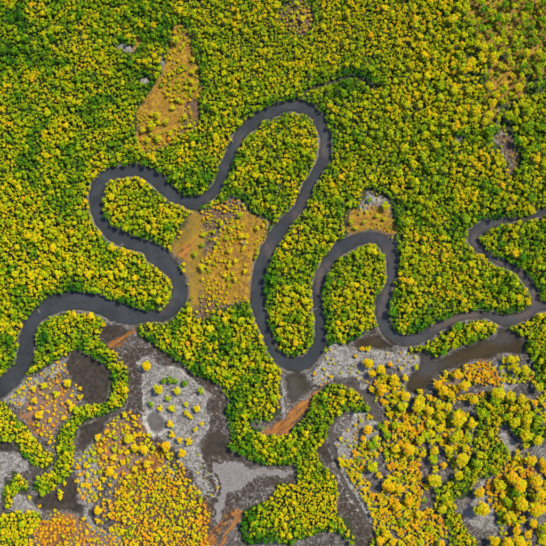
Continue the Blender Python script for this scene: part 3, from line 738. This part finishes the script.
# ---- single trees and shrubs read off the photograph: x, y, radius (pixels), tint
SINGLES = """
461 459 7 .70;477 463 5.5 .45;458 475 5 .66;479 492 5.5 .78;481 508 8.5 .72;499 484.5 6 .68;502 495.5 4 .74;507 501 5 .5;521 504 7.5 .74;500 513 4 .4;509 516 7 .68;519 484.5 8 .76;516 491 6 .36;512 477 6 .84;535 481 7 .76
539 494 7 .76;536 509 8 .74;494 540 6 .76;507 543 6.5 .74;518 540 6.5 .74;530 460 6 .76;543 464 5 .88;517 452 3.5 .72;522 519 4 .76;533 523 4.5 .78;543 527 5.5 .6;516 530 5 .86;527 534 4.5 .82;450 450 4 .72;465 448 4.5 .7;479 454 4.5 .6
464 385.5 6 .78;473.5 400 5 .74;448 406.5 5 .72;457 418.5 8 .74;471 423 5.5 .74;454 437 6.5 .62;448 449 5 .68;498 393 7 .66;495 400 6 .42;510 396 6 .68;521 399 5 .68;527 408 3.5 .74;538 387 5 .6;534 402 4 .86;545 405 4 .86;482 413 7 .48
514 422 6 .66;526 419 6 .66;537 419 5 .45;525 435 7 .68;537 440 5.5 .68;540 433 3 .45;525 446 4 .7
381 388 6 .82;372 389 4 .78;394 382 5 .76;405 396 5 .76;402 405.5 6 .62;417 405.5 7 .72;420 399 5 .72;420 391 3.5 .72;429 410 5 .74;440 415 5 .66;439 405 5 .7;443 390 5.5 .82;450 394 4.5 .78;429 397 4 .84;430 423 5 .66;439 428 5 .74;443 423 4 .74
431 433 4.5 .68;425 435 4.5 .55;420 439.5 5 .62;431 441 4 .68;434 450.5 5 .72;423 453 4 .76;433 459 5 .5;443 465 4 .86;435 469 4 .72;434 480 7 .68;408 449 7 .80;395 448 5 .74;372 466 6 .60;363 461 3 .9;378 475 4 .86;404 466 3.5 .76
394 437 3.5 .8;387 435 4.5 .38;380 426 4 .42;376 438 4 .62;367 429.5 5 .88;363 438 3.5 .9;372 445 5.5 .40;395 425 5 .55;401 424 3 .72;409 427.5 4 .88;420 427 4 .93;412 421 2.5 .95
386 484 5.5 .82;391 487 4.5 .78;399 488 5 .78;406 486 3 .92;371 494 3 .92;424 499 3 .5;419 513 5 .76;408 501 4.5 .86;397 506 5 .84;390 505 3 .84;372 514 3.5 .82;385 532 5 .74;381 521 3.5 .84;393 541 4.5 .8;380 540 4.5 .8;413 542 4 .86
426 537 4 .84;441 543 5 .8;438 497 4 .64;442 509 5 .62;437 490 4 .42;420 523 3.5 .8;427 528 3.5 .5;368 363 5.5 .74;362 348.5 3 .88;368 349 3.3 .76;381 369 5.5 .76;372 373 4.5 .82;390 364 3 .92;394 378 5 .76;405 378 3.7 .74;416 367 3.5 .62
437 384 4.5 .84;446 373 3.3 .8;457 375 5 .84;510 359 5 .70;504 360 4 .7;515 359 4 .7;525 370 5 .66;516 370 5 .62;465 367 4 .86;456 388 4 .84;484 372 3.5 .88;490 381 3.6 .88;476 380 3.6 .88;468 376 3.4 .9
197 408 4 .76;187 413 3.5 .74;191 417 2.6 .66;201.5 423.5 2.6 .76;201 390 4 .5;195.5 429.5 3 .76;189 441 4 .76;146.5 366 5 .78;158.7 388.8 5 .70;177 390.5 4 .64;168 398 3.3 .5;160.5 408 3.5 .72;172 408 4 .66;164 380.5 3.3 .34;170.5 379.5 4 .36;175 380.5 3.3 .34
185 383 3.5 .3;151 403.5 3.3 .4;186 404 3 .6;170.5 424 4 .76;172.5 434 3.7 .78;179.7 439.5 3.7 .78;166 446 5.5 .84;182.5 453 4.5 .82;136 424 3 .86;134 416.5 2.8 .84;127.5 427 3.3 .8;140 434 3 .84;114 424 3 .78;144 449 5 .78;135 447 4.5 .78
147 439.5 3.3 .78;147 463.5 4.7 .74;135 469 3.7 .76;159.5 469.5 4 .8;129 438.5 5 .68;115 448.5 3.5 .58;98 437 3.7 .78;101 450.5 3.7 .78;114 457 4 .76;110 471 5 .8;140 477 3 .6;34 388 3.7 .76;44 385.5 3.8 .66;57 393.5 4 .64;47.5 396.5 2.8 .78
35 400 4 .82;39.5 414 5 .82;50.5 419.5 3 .84;68 382.5 4.5 .74;69.5 402 4 .8;80.5 397 3.7 .76;72 407.5 4 .76;64 417.5 3 .82;30 408 2.5 .86;88 474.5 3.3 .74;83 484.5 2.8 .76;91 490.5 2.8 .74;84 518 3 .8;87 531 3.3 .82;98 510 4.5 .82;40 506 2.2 .9;30 497 2.5 .68
61 492 3.5 .72;60.5 497 3 .76;65 482.5 2.5 .7;221.5 223 3.6 .68;231 230 3.2 .74;234 227 3 .6;241 236 3.6 .7;226 238 3.2 .56;257 228 3.2 .7;230 251 3.6 .74;202 267 4.2 .66;195 254 3.4 .5;202 245 2.8 .42;236 261 3 .72;245 271 3 .74;229.5 266 3 .72;235 279 3 .76
239.5 215 3.6 .52;247 236 2.8 .76;244 248 2.8 .76;214 232 2.8 .58;218 243 2.6 .6;176 40 4.4 .56;193 72 3 .62;192 82 3 .64;193 60 2.8 .6;186 88 2.6 .6;158 115 4 .66;152 126 4.4 .66;166 122 3.6 .62;173 108 3 .64;185 117 3.6 .66;190 126 3.2 .6;143 130 3.4 .64
158 138 4.2 .6;171 133 3.2 .64;148 140 3.2 .62;178 100 3 .6;168 95 2.6 .66;385.5 206 4.4 .62;369 200 3 .35;377 216 2.6 .6;384 219 2.4 .6;364 222 2.8 .62;351 222 3 .5;355 228 2.6 .56;349 204 4 .5;352 200 4 .42;303 19 4 .66;293 18 3.2 .62
277 6 4.4 .62;297 4 3.6 .6;471 62 5 .70;483 48 5 .66;476 44 4.6 .6;489 87 5 .72;497 95 4.4 .74;499 66 4 .62;505 68 4 .64;509 59 3.6 .55;526 53 4.4 .6;538 54 4.6 .6;518 88 4.4 .64;497 18 5 .30;508 116 5 .52;500 115 3.5 .5;483 71 4 .66;475 70 4 .66
520 40 3.6 .5;534 33 4 .48;541 64 4.4 .5;530 72 4 .52;515 17 4.2 .45;484 10 4.6 .25;505 5 4.4 .3;528 8 4.6 .35;543 20 4.4 .4;491 36 3.6 .42;502 50 3.4 .62;492 103 4.6 .7;489 115 4.4 .66;484 122 4.4 .66;530 85 4.2 .5;524 62 3 .6;512 76 3 .7;505 84 2.8 .76
"""
singles = []
for row in SINGLES.replace('\n', ';').split(';'):
    row = row.strip()
    if row: singles.append(tuple(float(v) for v in row.split()))

sd = Darts(6.0)
for x, y, r, t in singles: sd.add(x, y, r)
# the canopy keeps clear of the single crowns
canopy = [c for c in canopy if sd.ok(c[0], c[1], c[2], .62)]

# ---- scrub of the open flats (too many and too small to tell apart one by one)
scrub = []
ZONES = [  # outline, spacing factor, radius, tint, count tried
 (CRESCENT, .82, (1.5, 4.0), .81, 1500), ([(130,470),(176,470),(200,490),(208,520),(206,590),(126,590),(112,540),(116,500)], .70, (1.4, 4.0), .82, 1500), (WEST_FLAT, 1.05, (1.2, 2.9), .82, 420), (PALE, 2.6, (1.0, 2.0), .66, 200), (SW_LOW, .85, (1.4, 2.8), .86, 700),
 ([(336,450),(372,440),(400,440),(440,460),(446,500),(446,590),(372,590),(372,520),(350,480)], .60, (1.7, 4.6), .78, 2200), ([(380,372),(404,386),(440,400),(480,420),(476,450),(440,480),(400,440),(366,420),(372,396)], .62, (1.7, 4.4), .72, 1600),
 ([(432,378),(458,368),(488,360),(500,378),(500,394),(474,402),(440,398)], .62, (1.5, 3.2), .84, 700), ([(500,356),(534,372),(546,392),(546,424),(520,404),(500,392)], .75, (1.8, 4.0), .70, 600), ([(492,470),(546,446),(600,446),(600,600),(478,600),(500,530),(488,500)], .60, (1.8, 4.6), .78, 1700),
 (OPEN_N[0], .85, (1.0, 2.8), .68, 800), (OPEN_N[1], .85, (1.0, 2.6), .72, 700), (OPEN_N[2], 1.6, (1.0, 2.0), .66, 200), (NE_GLADE, 1.25, (1.3, 3.0), .52, 900), (SALT_E, 1.6, (1.2, 2.4), .86, 320), (SALT_CREEK, 1.2, (1.2, 2.6), .86, 260),
 (OPEN_N[4], 1.8, (1.0, 2.0), .6, 100), (OPEN_N[3], .9, (1.2, 2.6), .72, 160), ([(250,414),(268,418),(262,430),(250,430)], 1.2, (1.4, 2.4), .2, 60),
]
for poly, f, (ra, rb), t0, cnt in ZONES:
    P = np.array(poly); x0, y0 = np.maximum(P.min(0), -46); x1, y1 = np.minimum(P.max(0), 592)
    dz_ = sdf(poly, 2)
    X, Y = RNG.uniform(x0, x1, cnt * 3), RNG.uniform(y0, y1, cnt * 3)
    D = samp(dz_, X, Y); DR = samp(d_river, X, Y); DP = np.minimum.reduce([samp(p, X, Y) for p in d_pools]); RU = samp(A['dark'], X, Y); PT = samp(A['creek'], X, Y); OL = samp(A['olive'], X, Y) * ((X < 216) & (Y > 200)) + .7 * (vnoise(X, Y, 7, 73) - .5)
    clump = fbm(X, Y, 16, 71); R_ = RNG.uniform(0, 1, len(X)) ** 1.7 * (rb - ra) + ra
    for i in range(len(X)):
        if D[i] > -1 or DR[i] < 2.5 or DP[i] < R_[i] or RU[i] > .5 or PT[i] > .4 or OL[i] > .58 or clump[i] < (.40 if poly is not ZONES[1][0] else .22): continue
        if not sd.ok(X[i], Y[i], R_[i], f): continue
        if not darts.ok(X[i], Y[i], R_[i], .62): continue
        sd.add(X[i], Y[i], R_[i])
        t = t0 + RNG.normal(0, .10) + .36 * (vnoise(X[i], Y[i], 11, 72) - .5)
        scrub.append((X[i], Y[i], R_[i], float(t)))

# ------------------------------------------------------------------ labels by landmark
LANDMARKS = [('upper left orange marsh', 168, 92), ('ochre marsh between river bends', 222, 262), ('small round grey pond', 156, 423), ('star-shaped grey mudflat', 236, 474), ('dark oxbow mud basin', 92, 378),
 ('brown lagoon', 468, 352), ('rust-orange channel', 288, 415), ('wooded river bar', 462, 336), ('rust clearing by right loop', 370, 215), ('narrow right clearing', 508, 155), ('reddish top clearing', 298, 20),
 ('top right olive glade', 512, 38), ('curved grey creek', 334, 432), ('white salt flat', 340, 365), ('far left river bend', 26, 345), ('left river loop', 96, 200), ('tallest river loop top', 300, 106), ('central river loop bottom', 294, 366),
 ('V-shaped river point', 190, 204), ('right river loop top', 366, 238), ('far right river hook', 472, 236), ('bottom left corner', 4, 542), ('bottom right corner', 542, 542), ('top left corner', 4, 4), ('left edge middle', 2, 230), ('top edge middle', 225, 4),
 ('upper left rubble patch', 128, 47), ('right edge middle', 544, 260), ('lower left streaked flat', 48, 398), ('left rust streak', 124, 340), ('crescent flat centre', 150, 478), ('bottom edge middle', 300, 542), ('lower left pale path', 104, 530),
 ('lower right grey clearing', 481, 508), ('narrow upper creek', 345, 79), ('right river loop trough', 384, 318), ('rightmost river junction', 532, 306), ('branching mud channel', 356, 520), ('big picture centre bend', 262, 255), ('glade lower rim', 474, 100)]
LANDMARKS = [l for l in LANDMARKS if 'big picture' not in l[0]]
ORD = ['', 'second ', 'third ', 'fourth ', 'fifth ', 'sixth ', 'seventh ', 'eighth ', 'ninth ', 'tenth '] + [str(k) + 'th ' for k in range(11, 60)]
def colour_word(t):
    return 'dark green' if t < .36 else 'green' if t < .47 else 'yellow-green' if t < .58 else 'yellow' if t < .70 else 'golden' if t < .81 else 'orange-gold'
def make_labels(items, noun, skip=()):
    """items: (x, y, r, tint). Colour, side of the nearest landmark and how near it stands: one label for each."""
    buckets = {}
    for i, (x, y, r, t) in enumerate(items):
        k = min(range(len(LANDMARKS)), key=lambda q: (LANDMARKS[q][1] - x) ** 2 + (LANDMARKS[q][2] - y) ** 2)
        nm, a, b = LANDMARKS[k]; dx, dy = x - a, y - b
        side = ('right of' if dx > 0 else 'left of') if abs(dx) > abs(dy) else ('below' if dy > 0 else 'above')
        buckets.setdefault((colour_word(t), side, nm), []).append((dx * dx + dy * dy, i))
    out = {}
    for (c, side, nm), lst in buckets.items():
        lst.sort()
        for k, (_, i) in enumerate(lst):
            o = ORD[k] if k < len(ORD) else 'far '
            out[i] = f'{c} {noun} {side} the {nm}, {o}nearest it' if k else f'{c} {noun} {side} the {nm}, the nearest'
    return [out[i] for i in range(len(items))]

def single_plant(name, cat, x, y, r, t, label, group, crowns, lift, seed):
    rr = r * S * 1.06
    R = random.Random(seed)
    h = lift * rr
    X, Y = W(x, y, h)
    zg = float(ground_z(X, Y))
    root = bpy.data.objects.new(name, None); COL.objects.link(root)
    root.empty_display_size = .3
    root.location = (X, Y, zg); root.rotation_euler = (0, 0, R.uniform(0, 6.28))
    tag(root, label, cat, group)
    tr = link('trunk', R.choice(TRUNK), (), root); tr.scale = (rr * .9, rr * .9, rr * lift / CROWN_LIFT)
    cr = link('crown', R.choice(crowns), (), root); cr.location = (0, 0, h); cr.scale = (rr * R.uniform(.92, 1.08), rr * R.uniform(.92, 1.08), rr * R.uniform(.85, 1.1)); cr['tint'] = float(t)
    return root

# single trees and shrubs
inside = lambda x, y, m=0: -m < x < 546 + m and -m < y < 546 + m
big_s = [s for s in singles if s[2] >= 4.4]
small_s = [s for s in singles if s[2] < 4.4]
for n_, (it, lb) in enumerate(zip(big_s, make_labels(big_s, 'domed tree crown'))):
    single_plant('domed_tree', 'tree', *it, lb, 'broad domed trees of the open flats', BIG, 1.0, n_)
for n_, (it, lb) in enumerate(zip(small_s, make_labels(small_s, 'round bush'))):
    single_plant('round_bush', 'bush', *it, lb, 'round bushes of the open flats', SHRUB, .72, 1000 + n_)

# the largest crowns of the canopy are trees of their own; the rest of it is one mass
vis = sorted([c for c in canopy if inside(c[0], c[1], -3)], key=lambda c: -c[2])[:290]
vset = set(vis)
rest = [c for c in canopy if c not in vset]
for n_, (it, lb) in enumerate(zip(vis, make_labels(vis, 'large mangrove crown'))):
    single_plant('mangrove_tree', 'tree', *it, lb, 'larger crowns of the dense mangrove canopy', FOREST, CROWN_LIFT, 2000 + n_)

def to_points(items, lift, sq=(.85, 1.15)):
    a = np.array(items); rr = a[:, 2] * S * 1.08
    k = S * (CAM_H - lift * rr) / CAM_H
    X, Y = (a[:, 0] - HALF) * k, (HALF - a[:, 1]) * k
    zg = ground_z(X, Y)
    hz = rr * RNG.uniform(*sq, len(rr)) 
    return np.stack([X, Y, zg], -1), np.stack([rr, rr, hz], -1), a[:, 3]
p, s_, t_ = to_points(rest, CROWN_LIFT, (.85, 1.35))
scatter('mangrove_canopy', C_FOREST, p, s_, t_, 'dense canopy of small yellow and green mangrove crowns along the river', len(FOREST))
p, s_, t_ = to_points(scrub, .55)
scatter('low_scrub', C_SHRUB, p, s_, t_, 'low golden and rusty scrub scattered over the open flats', len(SHRUB))

# ---- tufts: ochre grass on the marshes, dark samphire on the mud belts
def tuft_mesh(name, seed, blades=16):
    R = np.random.default_rng(seed); V, F, L = [], [], []
    for k in range(blades):
        a = R.uniform(0, 6.283); q = R.uniform(0, .6); h = R.uniform(.35, .9); w = R.uniform(.10, .2)
        b = np.array([q * math.cos(a), q * math.sin(a), -.05]); t = b + np.array([.5 * math.cos(a), .5 * math.sin(a), h]); s = np.array([-math.sin(a), math.cos(a), 0]) * w
        o = len(V); V += [tuple(b - s), tuple(b + s), tuple(t + s * .3), tuple(t - s * .3)]; F.append([o, o + 1, o + 2, o + 3]); L.append(R.uniform(.1, .9))
    me = bpy.data.meshes.new(name); me.from_pydata(V, [], F); me.update()
    at = me.attributes.new('leaf', 'FLOAT', 'FACE'); at.data.foreach_set('value', np.array(L, np.float32))
    return me
def tuft_material(name, stops):
    m, nt = new_mat(name); g = G(nt)
    v = g.m('ADD', g.attr('tint', 'INSTANCER'), g.m('MULTIPLY', g.m('SUBTRACT', g.attr('leaf'), .5), .4), clamp=True)
    r = N(nt, 'ShaderNodeValToRGB'); g.put(r.inputs[0], v); e = r.color_ramp.elements
    e[0].color = rgb(*stops[0]); e[1].color = rgb(*stops[-1]); q = e.new(.5); q.color = rgb(*stops[1])
    d = N(nt, 'ShaderNodeBsdfDiffuse'); nt.links.new(r.outputs[0], d.inputs[0])
    o = N(nt, 'ShaderNodeOutputMaterial'); nt.links.new(d.outputs[0], o.inputs[0]); return m
def tufts(name, mat, weight, cnt, size, label, seed):
    ms = [tuft_mesh(name + '_tuft', seed + i) for i in range(5)]
    for m_ in ms: m_.materials.append(mat)
    c = proto_collection(name + '_variants', ms)
    X, Y = RNG.uniform(-10, 556, cnt), RNG.uniform(-10, 556, cnt)
    keep = samp(weight, X, Y) * (fbm(X, Y, 5, seed) > .49) > RNG.uniform(.05, 1, cnt)
    keep &= (samp(d_river, X, Y) > 1.5) & (np.minimum.reduce([samp(q, X, Y) for q in d_pools]) > 1)
    X, Y = X[keep], Y[keep]
    WX, WY = (X - HALF) * S, (HALF - Y) * S
    s = RNG.uniform(*size, len(X))
    scatter(name, c, np.stack([WX, WY, ground_z(WX, WY)], -1), np.stack([s, s, s * .6], -1), RNG.uniform(0, 1, len(X)), label, 5)
tufts('marsh_grass', tuft_material('ochre_grass', [(.08, .050, .008), (.27, .165, .012), (.44, .31, .018)]), np.maximum(A['ochre'], .35 * A['olive']) * (A['open'] > .5), 90000, (.35, .8), 'ochre marsh grass tufts covering the clearings', 500)
tufts('mud_samphire', tuft_material('dark_samphire', [(.020, .016, .012), (.05, .036, .025), (.09, .055, .03)]), np.maximum.reduce([.8 * A['crust'], .22 * A['salt'], .15 * (A['open'] > .5) * in_south]) * (A['star'] < .3) * (A['open'] > .6), 90000, (.3, .75), 'dark low samphire speckling the grey mud and salt flats', 520)

# ------------------------------------------------------------------ driftwood and bleached snags
def snag_mesh(seed):
    R = np.random.default_rng(seed); V, F = [], []
    limb(V, F, (0, 0, -.1), (.05, .05, .8), .10, .07, 6)
    for k in range(9):
        a = k * 2.4 + R.uniform(-.4, .4); q = R.uniform(.55, 1.0); m_ = (.5 * q * math.cos(a), .5 * q * math.sin(a), R.uniform(.8, 1.1))
        limb(V, F, (.05, .05, R.uniform(.5, .8)), m_, .07, .05, 5)
        for j in range(3):
            b = a + R.uniform(-.7, .7); limb(V, F, m_, (m_[0] + .5 * q * math.cos(b), m_[1] + .5 * q * math.sin(b), m_[2] + R.uniform(-.05, .35)), .05, .02, 4)
    me = bpy.data.meshes.new('branches'); me.from_pydata(V, [], F); me.update(); me.materials.append(M_DEAD); return me
def log_mesh(seed):
    R = np.random.default_rng(seed); V, F = [], []
    pts = [(-1, 0, .05), (-.4, .06, .10), (.2, -.03, .08), (.7, .05, .10), (1.05, .02, .04)]
    rs = [.13, .12, .10, .08, .05]
    for i in range(4): limb(V, F, pts[i], pts[i + 1], rs[i], rs[i + 1], 7)
    for k in range(4): limb(V, F, pts[1 + k % 3], (pts[1 + k % 3][0] + R.uniform(.2, .4), R.choice([-1, 1]) * R.uniform(.3, .6), R.uniform(.05, .2)), .06, .02, 5)
    me = bpy.data.meshes.new('log'); me.from_pydata(V, [], F); me.update(); me.materials.append(M_DEAD); return me
SN = [snag_mesh(i) for i in range(4)]; LG = [log_mesh(i) for i in range(4)]
SNAGS = [(174,63.5,2.4,'pale leafless shrub in the upper left orange marsh'), (466,322,3,'bleached dead tree by the river junction at right'), (399,267,2.4,'bleached dead tree on the right loop outer bank'), (493,333,2.4,'pale dead tree at the wooded bar right tip'),
 (232,141,2.6,'bleached dead tree on bank left of the tallest loop'), (537,218,2.4,'bleached dead tree by the far right river channel'), (428,275,2.0,'grey dead tree in forest right of the right loop'), (433,167,2.2,'grey dead tree in forest above the far right hook'), (239,203,3,'pale dead tree at top of the ochre marsh'), (244,243,3,'pale dead tree in the ochre marsh right half')]
for k, (x, y, r, lb) in enumerate(SNAGS):
    X, Y = W(x, y, 1); o = link('dead_tree', SN[k % 4]); o.location = (X, Y, float(ground_z(X, Y))); o.scale = (r * S,) * 3; o.rotation_euler = (0, 0, k * 1.3); tag(o, lb, 'dead tree', 'bleached dead trees')
LOGS = [(121.5,245,3.0,.6,'pale driftwood log in the left river loop bottom'), (39,311,2.6,2.2,'pale driftwood log on the far left river bend'), (315,309,2.6,.2,'driftwood log on the central river right arm'), (313.5,191,2.4,1.2,'driftwood log at the bank of the tallest loop'), (96,172,3.0,.9,'driftwood log on upper bank of the left river loop'), (113,322,2.6,.3,'driftwood log on bank beside the rust streak')]
for k, (x, y, r, a, lb) in enumerate(LOGS):
    X, Y = W(x, y, 0); o = link('driftwood_log', LG[k % 4]); o.location = (X, Y, max(float(ground_z(X, Y)), -.02)); o.scale = (r * S * .8,) * 3; o.rotation_euler = (0, 0, a); tag(o, lb, 'log', 'driftwood logs')
print('canopy', len(canopy), 'scrub', len(scrub), 'singles', len(singles))
